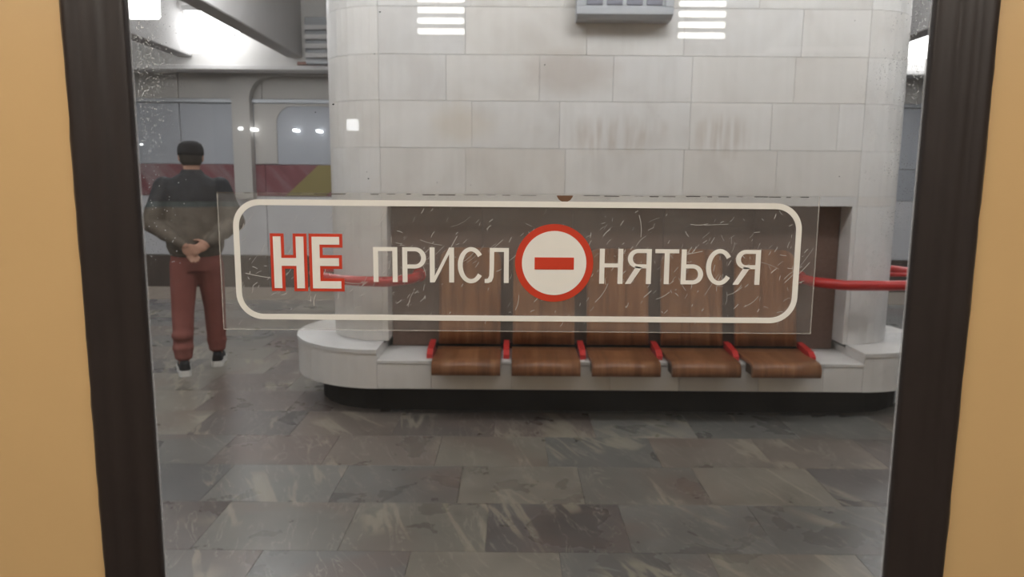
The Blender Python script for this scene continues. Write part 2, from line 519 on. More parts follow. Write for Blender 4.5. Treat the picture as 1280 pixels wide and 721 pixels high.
part('mural_stripe', MB().prism([(-4.0, 1.16), (-3.3, 1.16), (-2.7, 1.69), (-3.42, 1.69)], YW - .045, YW - .035), M['yellow'], wallf)
# car window's reflection in the glass, shaped as relief on this wall
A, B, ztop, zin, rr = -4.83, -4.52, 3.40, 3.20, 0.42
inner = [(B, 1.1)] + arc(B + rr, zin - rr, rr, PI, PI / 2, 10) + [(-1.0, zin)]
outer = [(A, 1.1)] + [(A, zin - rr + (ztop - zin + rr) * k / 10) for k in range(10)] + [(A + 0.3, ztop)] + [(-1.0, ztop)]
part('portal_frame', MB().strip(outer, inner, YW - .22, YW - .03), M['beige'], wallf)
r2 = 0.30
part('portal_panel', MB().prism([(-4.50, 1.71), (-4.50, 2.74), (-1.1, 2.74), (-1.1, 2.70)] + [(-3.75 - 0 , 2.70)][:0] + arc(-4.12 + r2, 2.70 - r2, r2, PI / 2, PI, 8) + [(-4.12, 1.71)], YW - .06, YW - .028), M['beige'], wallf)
for x_, z_ in ((-4.68, 2.30), (-4.47, 2.29), (-3.75, 2.28), (-3.35, 2.27), (-6.4, 2.02)):  # light specks reflected in the glass, set on the wall as glowing blocks
    big = 0.021 if x_ != -6.4 else 0.012
    part('wall_light', MB().cbox(x_ - big * 1.6, x_ + big * 1.6, YW - .26, YW - .215 if x_ < -4.5 else YW - .03, z_ - big, z_ + big, .008), M['spark'], wallf)

# ================================================================== ceiling lamps
def lamp_mesh():
    d = MB().cbox(-0.42, 0.42, -0.05, 0.05, 0.0, 0.62, 0.03)
    h = MB().cbox(-0.44, 0.44, -0.07, 0.07, 0.62, 0.70, 0.006)
    h.box(-0.3, -0.27, -0.015, 0.015, 0.70, 0.90).box(0.27, 0.30, -0.015, 0.015, 0.70, 0.90)
    return mesh('diffuser', d, M['lamp']), mesh('housing', h, M['slat']), mesh('diffuser', d, M['lamp_far'])
ld, lh, lf = lamp_mesh()
def lamp(x, y, z, label, group=None, dm=None):
    t = thing('ceiling_lamp', (x, y, z), label, 'lamp', group)
    link('diffuser', dm or ld, t)
    link('housing', lh, t)
    return t
lamp(-4.70, 12.0, 3.40, 'glowing white lamp box between ceiling beams above the standing man', dm=lf)
lamp(-4.78, 9.5, 3.40, 'glowing white lamp box in the top left corner beside the rubber frame', dm=lf)  # added lamp standing in for the brightly lit beam face here
lamp(6.45, 12.0, 3.40, 'glowing white lamp box by the right rubber frame beyond the pylon', dm=lf)
lamp(-2.72, 7.95, 3.40, 'thin bright lamp edge at the top of the picture left of the pylon')
for x_, y_ in ((-6.3, 8.0), (-2.72, 6.6), (-0.9, 7.9), (2.67, 7.9), (4.45, 7.9), (6.2, 7.9), (-6.3, 3.0), (-4.45, 3.0), (-2.66, 3.0), (-0.88, 3.0), (0.9, 3.0), (2.68, 3.0), (4.45, 3.0), (6.2, 3.0)):  # second entry is an extra unseen lamp added to brighten a beam
    lamp(x_, y_, 3.40, 'white hall lamp box hanging between ceiling beams above the picture edge', 'hall lamps out of the picture')

t = thing('louvre_vent', (-2.95, 12.2, 3.28), 'louvre with four white slats high beside the pylon edge', 'vent')
part('backing', MB().cbox(-3.33, -2.45, 12.24, 12.36, 3.28, 4.0, .01), M['metal'], t)
for k in range(4):
    z0 = 3.36 + 0.142 * k
    part('slat', MB().prism([(12.12, z0), (12.24, z0 + .02), (12.24, z0 + .085), (12.12, z0 + .07)], -3.30, -2.48, 'x'), M['slat'], t)
tag(link('wall_plate', mesh('wall_plate', MB().cbox(-3.50, -2.4, 12.37 - .02, 12.39 - .01, 3.275, 3.33, .004), plain('dull_red_plate', (0.30, 0.17, 0.15), 0.6))), 'narrow dull red plate below the white slatted louvre', 'plate')

# ================================================================== the marble pylon
YC, TH = 5.15, 0.40
XL, XR = -0.84, 2.20
pyl = thing('pylon', (0.68, YC, 0), 'white marble pylon with rounded ends behind the row of wooden seats', 'pillar')
def stadium(r, n=14, xl=XL, xr=XR):
    return arc(xr, YC, r, -PI / 2, PI / 2, n) + arc(xl, YC, r, PI / 2, 3 * PI / 2, n)
core = MB().prism(stadium(TH - .022), 1.335, 4.30, 'z')
part('core', core, M['grout'], pyl)
lower = MB()
lower.prism(arc(XL, YC, TH - .022, PI / 2, 3 * PI / 2, 14) + [(-0.815, YC - TH + .022), (-0.815, YC + TH - .022)], 0.437, 1.334, 'z')
lower.prism(arc(XR, YC, TH - .022, -PI / 2, PI / 2, 14) + [(2.185, YC + TH - .022), (2.185, YC - TH + .022)], 0.437, 1.334, 'z')
lower.box(-0.80, 2.16, 4.937, YC + TH - .022, 0.37, 1.334)
part('core', lower, M['grout'], pyl)
g = 0.0007
def flat_slab(x0, x1, z0, z1, dy=0.0):
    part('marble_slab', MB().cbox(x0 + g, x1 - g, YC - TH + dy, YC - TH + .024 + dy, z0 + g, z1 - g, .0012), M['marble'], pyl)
def round_slab(cx, a0, a1, z0, z1):
    ga = g / TH
    o = arc(cx, YC, TH, a0 + ga, a1 - ga, 6)
    i = arc(cx, YC, TH - .024, a0 + ga, a1 - ga, 6)
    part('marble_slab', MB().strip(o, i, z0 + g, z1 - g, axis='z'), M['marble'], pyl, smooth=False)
rows = [1.398, 1.683, 1.974, 2.254, 2.538, 2.82, 3.10, 3.40, 3.70, 4.0, 4.29]
cuts = {0: [-0.30, 0.33, 1.08, 1.67], 1: [-0.26, 0.29, 1.11, 1.62, 2.04], 2: [-0.42, 0.16, 0.62, 1.11, 1.75], 3: [-0.30, 0.45, 1.05, 1.78]}
for ri in range(len(rows) - 1):
    z0, z1 = rows[ri], rows[ri + 1]
    cs = cuts.get(ri) or [XL + (XR - XL) * k / 5 + random.uniform(-.1, .1) for k in range(1, 5)]
    cs = [XL] + cs + [XR]
    for a_, b_ in zip(cs[:-1], cs[1:]):
        flat_slab(a_, b_, z0, z1)
    for k in range(3):
        j = (ri % 2) * PI / 12
        a0 = PI / 2 + PI * k / 3 + (j if k else 0)
        a1 = PI / 2 + PI * (k + 1) / 3 + (j if k < 2 else 0)
        round_slab(XL, a0, a1, z0, z1)
        round_slab(XR, -PI + a0, -PI + a1, z0, z1)
# lintel strip over the niche
cs = [XL, -0.1, 0.62, 1.3, XR]
for a_, b_ in zip(cs[:-1], cs[1:]):
    flat_slab(a_, b_, 1.335, 1.398)
for k in range(3):
    a0, a1 = PI / 2 + PI * k / 3, PI / 2 + PI * (k + 1) / 3
    round_slab(XL, a0, a1, 1.335, 1.398)
    round_slab(XR, a0 - PI, a1 - PI, 1.335, 1.398)
    for z0, z1 in ((0.436, 0.80), (0.80, 1.335)):
        round_slab(XL, a0, a1, z0, z1)
        round_slab(XR, a0 - PI, a1 - PI, z0, z1)
for z0, z1 in ((0.436, 0.80), (0.80, 1.335)):
    flat_slab(XL, -0.806, z0, z1)
    flat_slab(2.17, XR, z0, z1)
    part('niche_cheek', MB().cbox(-0.822, -0.806, YC - TH + .004, 4.93, z0 + g, z1 - g, .002), M['marble'], pyl)
    part('niche_cheek', MB().cbox(2.17, 2.186, YC - TH + .004, 4.93, z0 + g, z1 - g, .002), M['marble'], pyl)
cs = [-0.806, -0.2, 0.40, 1.0, 1.6, 2.17]
for a_, b_ in zip(cs[:-1], cs[1:]):
    part('niche_panel', MB().cbox(a_ + g, b_ - g, 4.91, 4.935, 0.37, 1.333, .002), M['granite'], pyl)

# ================================================================== the plinth
PR, PB = 0.65, 0.185
pl = thing('bench_plinth', (0.68, YC, 0), 'white marble plinth with rounded ends carrying the wooden seats', 'plinth')
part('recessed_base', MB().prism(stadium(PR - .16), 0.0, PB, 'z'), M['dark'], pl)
part('core', MB().prism(stadium(PR - .022), PB, 0.345, 'z'), M['grout'], pl)
def ring_block(cx, a0, a1, r0, r1, z0, z1):
    ga = g / PR
    part('marble_block', MB().strip(arc(cx, YC, r1, a0 + ga, a1 - ga, 8), arc(cx, YC, r0, a0 + ga, a1 - ga, 8), z0, z1, axis='z'), M['marble'], pl)
for cx, s0 in ((XL, PI / 2), (XR, -PI / 2)):
    for k in range(4):
        a0, a1 = s0 + PI * k / 4, s0 + PI * (k + 1) / 4
        ring_block(cx, a0, a1, PR - .03, PR, PB, 0.408)
        ring_block(cx, a0, a1, TH - .02, PR + .006, 0.410, 0.434)
part('end_core', MB().prism(arc(XL, YC, PR - .031, PI / 2, 3 * PI / 2, 14), .346, .4095, 'z'), M['marble'], pl)
part('end_core', MB().prism(arc(XR, YC, PR - .031, -PI / 2, PI / 2, 14), .346, .4095, 'z'), M['marble'], pl)
cs = [XL, -0.50, 0.0, 0.62, 1.05, 1.55, 1.95, XR]
for a_, b_ in zip(cs[:-1], cs[1:]):
    part('marble_block', MB().cbox(a_ + g, b_ - g, YC - PR, YC - PR + .03, PB, 0.345, .002), M['marble'], pl)
    part('marble_block', MB().cbox(a_ + g, b_ - g, YC - PR - .004, 4.91, 0.347, 0.368, .002), M['marble'], pl)

# ================================================================== wooden seats
SW, SP, SX = 0.415, 0.484, -0.482
def seat_profile():
    top = [(4.338, 0.318), (4.330, 0.345), (4.333, 0.372), (4.347, 0.393), (4.372, 0.404), (4.42, 0.407), (4.52, 0.403), (4.64, 0.403), (4.72, 0.412)]
    bot = [(4.72, 0.390), (4.64, 0.381), (4.52, 0.381), (4.42, 0.384), (4.385, 0.380), (4.368, 0.366), (4.360, 0.345), (4.362, 0.318)]
    return top + bot
def back_mesh():
    """backrest: rounded top corners, slight curve from side to side, leaning back"""
    mb = MB()
    n, h = 14, 0.62
    rows_ = [0.0, 0.12, 0.24, 0.36, 0.48, 0.53, 0.565, 0.59, 0.607, 0.617, 0.62]
    vs, fs = [], []
    for side in (0, 1):
        for zz in rows_:
            hw = SW / 2 - 0.006
            rc = 0.09
            if zz > h - rc:
                q = (zz - (h - rc)) / rc
                hw -= rc * (1 - math.sqrt(max(0, 1 - q * q)))
            for k in range(n + 1):
                x = -hw + 2 * hw * k / n
                y = 4.735 + 0.115 * (zz / h) ** 0.9 - 0.10 * (x * x) + (0.022 if side else 0)
                vs.append((x, y, 0.425 + zz))
    R = len(rows_); C = n + 1
    for i in range(R - 1):
        for k in range(n):
            a = i * C + k
            fs.append((a, a + 1, a + C + 1, a + C))
            b = R * C + a
            fs.append((b, b + C, b + C + 1, b + 1))
    for k in range(n):
        fs.append((k, R * C + k, R * C + k + 1, k + 1))
        a = (R - 1) * C + k
        fs.append((a, a + 1, R * C + a + 1, R * C + a))
    for i in range(R - 1):
        a = i * C
        fs.append((a, a + C, R * C + a + C, R * C + a))
        a = i * C + n
        fs.append((a, R * C + a, R * C + a + C, a + C))
    return mb.add(vs, fs)
sm = MB().prism(seat_profile(), -SW / 2, SW / 2, 'x')
bm_ = back_mesh()
for b in (sm, bm_):
    b.v = [(v[0], v[1] - 4.55, v[2] - 0.37) for v in b.v]
seat_me = mesh('seat', sm, M['wood'])
side = MB()
for s_ in (-1, 1):
    xx = s_ * (SW / 2 - .010)
    side.prism([(4.372, .318), (4.372, .379), (4.488, .377), (4.488, .318)], xx - .005, xx + .005, 'x')
side.v = [(v[0], v[1] - 4.55, v[2] - 0.37 + .004) for v in side.v]
side_me = mesh('side_support', side, M['seat_side'])
back_me = mesh('backrest', bm_, M['wood'], smooth=True)
for p_ in seat_me.polygons:
    p_.use_smooth = len(p_.vertices) == 4
names = ['leftmost wooden seat of the row, nearest the standing man', 'second wooden seat from the left, just left of the no-entry roundel',
         'middle wooden seat of the row of five on the plinth', 'fourth wooden seat from the left, next to the rightmost seat', 'rightmost wooden seat of the row, beside the bare plinth end']
for i in range(5):
    t = thing('wooden_seat', (SX + SP * i + SW / 2, 4.55, 0.37), names[i], 'seat', 'wooden seats on the plinth')
    link('seat', seat_me, t)
    link('backrest', back_me, t)
    link('side_support', side_me, t)
fr = thing('seat_frame', (0.68, 4.65, 0.37), 'red painted steel brackets showing between the wooden seats', 'bracket frame')
for i in range(6):
    xg = SX + SP * i - (SP - SW) / 2
    w_ = 0.019
    part('bracket', MB().prism([(4.56, .368), (4.56, .395), (4.60, .422), (4.70, .432), (4.80, .44), (4.80, .368)], xg - w_, xg + w_, 'x'), M['red'], fr)
part('rear_bar', MB().tube([(SX - .05, 4.80, 0.40), (SX + 5 * SP, 4.80, 0.40)], 0.02), M['dark'], fr)

# ================================================================== red handrail hoops
def hoop(cx, s, reach, label):
    """tube out of the niche, round the pylon end to its back"""
    t = thing('handrail', (cx, YC, 0.85), label, 'handrail')
    r = 0.56
    path = []
    x_in = cx - s * reach
    path.append((x_in, 4.91, 0.855))
    path.append((x_in, 4.80, 0.855))
    path += [(x_in + s * 0.02, 4.72, 0.854), (x_in + s * 0.08, 4.66, 0.852), (x_in + s * 0.15, YC - r + .012, 0.85), (x_in + s * .2, YC - r, 0.85)]
    for k in range(13):
        a = -PI / 2 + PI * k / 12
        path.append((cx + s * (0.02 + r * math.cos(a)), YC + r * math.sin(a), 0.85))
    path += [(x_in + s * .1, YC + r, 0.85), (x_in, YC + r - .06, 0.85), (x_in, YC + TH, 0.85)]
    part('rail', MB().tube(path, 0.032, 14), M['red'], t, True)
    for yy in (4.905,):
        part('flange', MB().tube([(x_in, yy, 0.855), (x_in, yy - .012, 0.855)], 0.045, 16), M['red'], t)
    for a in (PI,):
        d = Vector((s, 0, 0))
        p0 = Vector(((XL if s < 0 else XR) + s * (TH - .005), YC, 0.85)); p1 = Vector((cx + s * (0.02 + r), YC, 0.85))
        part('bracket_arm', MB().tube([p0, p1], 0.014, 10), M['red'], t, True)
hoop(XL + 0.05, -1, 0.17, 'red tubular handrail curving round the pylon end near the man')
hoop(XR + 0.12, 1, 0.40, 'red tubular handrail at the pylon end beside the right rubber frame')

# ================================================================== display box on the pylon
t = thing('display_box', (0.66, 4.70, 2.47), 'grey framed display box with four dark cells high on the pylon', 'display')
part('housing', MB().cbox(0.375, 0.945, 4.62, 4.749, 2.475, 2.86, .008), M['metal'], t)
fx0, fx1, fz0, fz1 = 0.37, 0.95, 2.468, 2.866
rail = MB()
rail.cbox(fx0, fx1, 4.60, 4.622, fz0, fz0 + .045, .003).cbox(fx0, fx1, 4.60, 4.622, fz1 - .045, fz1, .003)
rail.cbox(fx0, fx0 + .05, 4.60, 4.622, fz0 + .045, fz1 - .045, .003).cbox(fx1 - .05, fx1, 4.60, 4.622, fz0 + .045, fz1 - .045, .003)
part('frame', rail, M['metal'], t)
part('underside_lip', MB().prism([(4.60, 2.468), (4.749, 2.468), (4.749, 2.445), (4.64, 2.445)], 0.375, 0.945, 'x'), M['metal'], t)
for k in range(4):
    x0 = 0.425 + k * 0.119
    part('cell', MB().cbox(x0 + .008, x0 + .104, 4.612, 4.621, 2.525, 2.81, .003), M['screen'], t)

# ================================================================== THE CAR: door leaf, rubber, glass
YG = 0.500
GX0, GX1, GZ0, GZ1 = -0.250, 0.270, 0.86, 1.97
GW = 0.040
def rrect(x0, x1, z0, z1, r, n=6):
    return (arc(x0 + r, z0 + r, r, PI, 1.5 * PI, n) + arc(x1 - r, z0 + r, r, 1.5 * PI, 2 * PI, n) +
            arc(x1 - r, z1 - r, r, 0, PI / 2, n) + arc(x0 + r, z1 - r, r, PI / 2, PI, n))
# door leaf with its opening
hx0, hx1, hz0, hz1 = GX0 - GW + .004, GX1 + GW - .004, GZ0 - GW + .004, GZ1 + GW - .004
inner = rrect(hx0, hx1, hz0, hz1, 0.09)
DX0, DX1, DZ0, DZ1 = -0.42, 0.44, 0.02, 2.02
inner2, outer2 = inner, []
for ci, (ex, ez, side_first) in enumerate(((DX0, DZ0, True), (DX1, DZ0, False), (DX1, DZ1, True), (DX0, DZ1, False))):
    for k in range(7):
        x_, z_ = inner[ci * 7 + k]
        on_side = (k < 3) == side_first
        outer2.append((ex, ez) if k == 3 else (ex, z_) if on_side else (x_, ez))
door = link('door_1', mesh('door_1', MB().strip(outer2, inner2, YG - 0.0055, YG + 0.024, closed=True), M['tan']))
tag(door, 'tan painted sliding door leaf of the train car', 'door', kind='structure')
# side walls of the car on both sides of the door leaf
cw = link('wall_near', mesh('wall_near', MB().box(-3.2, -0.425, YG - .0055, YG + .03, 0.0, 2.2).box(0.445, 3.2, YG - .0055, YG + .03, 0.0, 2.2).box(-0.425, 0.445, YG - .0055, YG + .03, 2.03, 2.2), M['tan']))
tag(cw, 'tan painted inner side of the train car beside the door', 'wall', kind='structure')

win = link('window_1', mesh('window_1', MB().box(GX0 - .012, GX1 + .012, YG, YG + .005, GZ0 - .012, GZ1 + .012), M['glass']))
tag(win, 'clear glass door window of the train car, speckled near its edges', 'window', kind='structure')
# rubber: cross-section (distance outwards from the glass edge, height towards the car)
prof = [(0.0, -0.001), (0.0, 0.004), (0.0015, 0.0056), (0.008, 0.0066), (0.0125, 0.0062), (0.0145, 0.0084), (0.018, 0.0102), (0.0225, 0.0106), (0.0262, 0.0092), (0.0278, 0.0104), (0.032, 0.0120), (0.0365, 0.0112), (0.0392, 0.0082), (0.0400, 0.003)]
rub = MB()
N = None
loops = []
def densify(pts, step=0.012):
    out = []
    for a, b in zip(pts, pts[1:] + pts[:1]):
        d = math.hypot(b[0] - a[0], b[1] - a[1])
        k = max(1, int(d / step))
        out += [(a[0] + (b[0] - a[0]) * i / k, a[1] + (b[1] - a[1]) * i / k) for i in range(k)]
    return out
base = densify(rrect(GX0, GX1, GZ0, GZ1, 0.06))
nb = len(base)
nrm = []
for i in range(nb):
    a, b = base[i - 1], base[(i + 1) % nb]
    tx, tz = b[0] - a[0], b[1] - a[1]
    L = math.hypot(tx, tz)
    nrm.append((tz / L, -tx / L))
rag = [random.uniform(-1, 1) for _ in range(nb)]
vs, fs = [], []
for k, (d, h) in enumerate(prof):
    for i in range(nb):
        dd = d + (0.0004 * rag[i] if d > 0.0385 else 0)
        vs.append((base[i][0] + nrm[i][0] * dd, YG - h, base[i][1] + nrm[i][1] * dd))
for k in range(len(prof) - 1):
    for i in range(nb):
        j = (i + 1) % nb
        fs.append((k * nb + i, k * nb + j, (k + 1) * nb + j, (k + 1) * nb + i))
rub.add(vs, fs)
part('rubber_gasket', rub, M['rubber'], win, True)
# outer side of the same rubber, on the platform side
rub2 = MB()
rub2.strip([(b[0] + n_[0] * .040, b[1] + n_[1] * .040) for b, n_ in zip(base, nrm)], [(b[0] + n_[0] * .014, b[1] + n_[1] * .014) for b, n_ in zip(base, nrm)], YG + .0055, YG + .018, closed=True)
part('outer_gasket', rub2, M['rubber'], win)

# ================================================================== THE CAR: inside (seen mirrored in the glass)
tag(link('floor_car', mesh('floor_car', MB().box(-3.2, 3.2, -2.2, 0.53, -0.1, 0.0), M['car_floor'])), 'dark floor of the train car', 'floor', kind='structure')
tag(link('ceiling_car', mesh('ceiling_car', MB().box(-3.2, 3.2, -2.2, 0.53, 2.2, 2.26), M['car_ceil'])), 'white ceiling of the train car', 'ceiling', kind='structure')
wb = link('wall_back', mesh('wall_back', MB().box(-3.2, 3.2, -2.25, -2.15, 0.0, 2.2), M['car_cream']))
tag(wb, 'opposite side of the train car mirrored in the glass', 'wall', kind='structure')
part('lower_lining', MB().cbox(-3.2, 3.2, -2.15, -2.12, 0.0, 1.30, .01), M['car_dark'], wb)
part('dark_window', MB().cbox(-1.25, -0.75, -2.15, -2.13, 1.30, 1.88, .01), M['car_dark'], wb)
part('dark_window', MB().cbox(0.35, 1.55, -2.15, -2.13, 1.30, 1.80, .01), M['car_dark'], wb)
tag(link('wall_left', mesh('wall_left', MB().box(-3.26, -3.2, -2.25, 0.53, 0, 2.26), M['car_cream'])), 'left end of the train car', 'wall', kind='structure')
tag(link('wall_right', mesh('wall_right', MB().box(3.2, 3.26, -2.25, 0.53, 0, 2.26), M['car_cream'])), 'right end of the train car', 'wall', kind='structure')
hous = mesh('housing', MB().cbox(-0.105, 0.105, -0.06, 0.0, -0.012, 0.165, .006), M['car_dark'])
bar = mesh('diffuser', MB().cbox(-0.094, 0.094, 0.0, 0.012, 0.0, 0.022, .005), M['car_bar'])
def walllamp(x, z, label):
    t = thing('car_lamp', (x, -2.09, z), label, 'lamp')
    link('housing', hous, t)
    for k in range(4):
        link('diffuser', bar, t, (0, 0, 0.041 * k))
walllamp(-0.293, 2.068, 'car lamp mirrored as stacked white bars at the left of the glass top')
walllamp(0.752, 2.060, 'car lamp mirrored as stacked white bars at the right of the glass top')
tube_me = mesh('tube', MB().cbox(-0.55, 0.55, -0.045, 0.045, 0.0, 0.04, .012), M['car_lamp'])  # tube of the added fill lamps
tray_me = mesh('tray', MB().cbox(-0.58, 0.58, -0.06, 0.06, 0.03, 0.09, .006), M['car_ceil'])
for x_, y_ in ((-0.85, -0.32), (0.62, -0.45)):  # unseen tubes added to brighten the door leaf and rubber
    t = thing('car_ceiling_lamp', (x_, y_, 2.11), 'long tube lamp on the train car ceiling behind the viewer', 'lamp', 'car ceiling lamps behind the viewer')
    link('tube', tube_me, t)
    link('tray', tray_me, t)
t = tag(link('call_light', mesh('call_light', MB().cbox(-0.69, -0.645, -2.15, -2.125, 1.69, 1.735, .004), M['call'])), 'small square white light mirrored on the glass left of centre', 'light')

gr_ = thing('grab_rail', (1.07, -1.72, 1.955), 'white grab rail mirrored as a pale line over the pylon', 'rail')
part('tube', MB().tube([(0.885, -1.76, 1.940), (0.91, -1.72, 1.955), (1.26, -1.72, 1.962)], 0.011), plain('white_enamel_tube', (0.88, 0.88, 0.88), 0.2, 0.6, 0.0, 0.02), gr_, True)
part('post', MB().tube([(1.26, -1.72, 1.962), (1.26, -1.72, 2.2)], 0.009), M['metal'], gr_, True)
part('post', MB().tube([(0.885, -1.76, 1.940), (0.885, -1.76, 2.2)], 0.009), M['metal'], gr_, True)

seal = MB()
for xa, xb in ((GX0, GX0 + .0016), (GX1 - .0016, GX1)):
    seal.box(xa, xb, YG - .0006, YG - .0001, GZ0 + .05, GZ1 - .05)
part('sealant_line', seal, faint('pale_sealant', (0.62, 0.62, 0.64, 1), 0.28), win)
spk = MB()
for _ in range(15):
    x_, z_, r_ = random.uniform(-.20, .23), random.uniform(1.49, 1.61), random.uniform(.0003, .0007)
    spk.prism([(x_ + r_ * random.uniform(.6, 1.2) * math.cos(2 * PI * k / 7), z_ + r_ * random.uniform(.5, 1) * math.sin(2 * PI * k / 7)) for k in range(7)], YG - .0006, YG - .0002)
tag(part('dark_specks', spk, plain('speck_dirt', (0.03, 0.028, 0.026), 0.9), win), kind='stuff')
drp = MB()
for _ in range(760):
    if random.random() < .68:
        x_, z_ = GX0 + .003 + abs(random.gauss(0, .011)), random.uniform(1.44, 1.60)
        if random.random() < .75: z_ = random.gauss(1.565, .022)
    else:
        x_, z_ = GX1 - .003 - abs(random.gauss(0, .009)), random.gauss(1.580, .022)
    r_ = random.uniform(.00015, .00042)
    drp.prism([(x_ + r_ * math.cos(2 * PI * k / 6), z_ + r_ * math.sin(2 * PI * k / 6)) for k in range(6)], YG - .0005, YG - .0002)
tag(part('dried_drops', drp, faint('dried_drop', (0.85, 0.85, 0.85, 1), 0.45), win), kind='stuff')

# ================================================================== THE SIGN on the glass
# millimetre grid of the sign: k = one unit of its artwork
K = 0.000533
def sx(u): return (u - 693) * K + 0.0285
def sz(v): return 1.4430 - (v - 330) * K
YS = YG - 0.0004
PX0, PX1, PZ0, PZ1 = -0.1980, 0.2055, 1.3955, 1.4892
sign = thing('door_sign', (0.004, YS, PZ0), 'clear plastic do-not-lean sign with white and red Cyrillic lettering on the glass', 'sign')
nx = sx(705)
outl = [(PX0, PZ0), (PX1, PZ0), (PX1, PZ1), (nx + .0062, PZ1)] + [(nx + .0055 * math.cos(a), PZ1 - .0052 * math.sin(a)) for a in [PI * k / 8 for k in range(1, 8)]] + [(nx - .0062, PZ1), (PX0, PZ1)]
part('plate', MB().prism(outl, YS - .0010, YS), M['film'], sign)
part('glue_spot', MB().prism([(nx + .0056, PZ1 - .0006)] + [(nx + .0054 * math.cos(a), PZ1 - .0050 * math.sin(a)) for a in [PI * k / 8 for k in range(1, 8)]] + [(nx - .0056, PZ1 - .0006)], YS - .0006, YS - .0002), M['residue'], sign)
rim = MB()  # pale strips paint the glint along the plate's edges
for a, b, c, d in ((PX0, PX1, PZ0, PZ0 + .0006), (PX0, PX0 + .0007, PZ0, PZ1), (PX1 - .0007, PX1, PZ0, PZ1)):
    rim.box(a, b, YS - .0013, YS - .0011, c, d)
part('rim', rim, M['rim'], sign)
dirt = MB()
x_ = PX0
while x_ < PX1 - .004:
    L = random.uniform(.002, .012)
    if abs(x_ + L / 2 - nx) > .014:
        zz = PZ1 - random.uniform(.0001, .0007)
        dirt.box(x_, min(x_ + L, PX1), YS - .0013, YS - .0011, zz - random.uniform(.0002, .0006), zz)
    x_ += L + random.uniform(.0005, .008) * (2.2 if x_ < -0.07 else 1)
tag(part('rim_dirt', dirt, M['rim_dirt'], sign), kind='stuff')
YP0, YP1 = YS - .0016, YS - .0012     # the printed layer
YR0, YR1 = YS - .0014, YS - .00115
def border():
    o = rrect(sx(287), sx(1004.5), sz(405.2), sz(252), 34 * K, 10)
    i = rrect(sx(294.3), sx(997.5), sz(398.2), sz(259.4), 27 * K, 10)
    return MB().strip(o, i, YP0, YP1, closed=True)
part('border', border(), M['print_white'], sign)

def rects(rs, grow=0.0, y0=YP0, y1=YP1):
    mb = MB()
    for (u0, u1, v0, v1) in rs:
        mb.box(sx(u0 - grow), sx(u1 + grow), y0, y1, sz(v1 + grow), sz(v0 - grow))
    return mb
Hh = [(336.6, 346.4, 298.5, 364.5), (365.4, 375.2, 298.5, 364.5), (346.4, 365.4, 325.8, 335.8)]
Ee = [(385.6, 395.2, 298.5, 364.5), (395.2, 420.5, 298.5, 308.4), (395.2, 419.5, 325.6, 335.6), (395.2, 421.8, 355.2, 364.5)]
def outline_H(q):
    (a0, a1, t, b), (b0, b1, _, _), (_, _, m0, m1) = Hh
    return [(a0 - q, t - q), (a1 + q, t - q), (a1 + q, m0 - q), (b0 - q, m0 - q), (b0 - q, t - q), (b1 + q, t - q), (b1 + q, b + q), (b0 - q, b + q), (b0 - q, m1 + q), (a1 + q, m1 + q), (a1 + q, b + q), (a0 - q, b + q)]
def outline_E(q):
    (a0, a1, t, b), (_, e1, _, t1), (_, e2, m0, m1), (_, e3, b0, _) = Ee
    return [(a0 - q, t - q), (e1 + q, t - q), (e1 + q, t1 + q), (a1 + q, t1 + q), (a1 + q, m0 - q), (e2 + q, m0 - q), (e2 + q, m1 + q), (a1 + q, m1 + q), (a1 + q, b0 - q), (e3 + q, b0 - q), (e3 + q, b + q), (a0 - q, b + q)]
for fn in (outline_H, outline_E):
    L = part('letter', MB().prism([(sx(u), sz(v)) for u, v in fn(0)], YP0 - .0002, YP1 - .0001), M['print_white'], sign)
    part('letter_outline', MB().prism([(sx(u), sz(v)) for u, v in fn(3.8)], YR0, YR1), M['print_red'], L)
T, Bm = 311.0, 355.6
ST, TB = 6.2, 5.0      # upright and bar thickness
def poly(mb, pts):
    mb.prism([(sx(u), sz(v)) for u, v in pts], YP0, YP1)
def rc(mb, u0, u1, v0, v1):
    poly(mb, [(u0, v1), (u1, v1), (u1, v0), (u0, v0)])
def ring(mb, cu, cv, rx, rz, a0, a1, tx, tz, n=26):
    """stroke along an ellipse; tx, tz: stroke thickness sideways and up-down"""
    o = [(sx(cu + rx * math.cos(a0 + (a1 - a0) * k / n)), sz(cv - rz * math.sin(a0 + (a1 - a0) * k / n))) for k in range(n + 1)]
    i = [(sx(cu + (rx - tx) * math.cos(a0 + (a1 - a0) * k / n)), sz(cv - (rz - tz) * math.sin(a0 + (a1 - a0) * k / n))) for k in range(n + 1)]
    mb.strip(o, i, YP0, YP1)
def bowl(mb, u0, u1, v0, v1, right=True):
    """bowl of P, soft sign or mirrored for Ya, open at the stem side"""
    rz = (v1 - v0) / 2
    rx = min(rz * 1.05, (u1 - u0) * .72)
    if right:
        rc(mb, u0, u1 - rx, v0, v0 + TB); rc(mb, u0, u1 - rx, v1 - TB, v1)
        ring(mb, u1 - rx, (v0 + v1) / 2, rx, rz, -PI / 2, PI / 2, ST, TB)
    else:
        rc(mb, u0 + rx, u1, v0, v0 + TB); rc(mb, u0 + rx, u1, v1 - TB, v1)
        ring(mb, u0 + rx, (v0 + v1) / 2, rx, rz, PI / 2, 3 * PI / 2, ST, TB)
def l_p(u0, u1):
    m_ = MB(); rc(m_, u0, u0 + ST, T, Bm); rc(m_, u1 - ST, u1, T, Bm); rc(m_, u0 + ST, u1 - ST, T, T + TB); return m_
def l_r(u0, u1):
    m_ = MB(); rc(m_, u0, u0 + ST, T, Bm); bowl(m_, u0 + ST, u1, T, T + 27); return m_
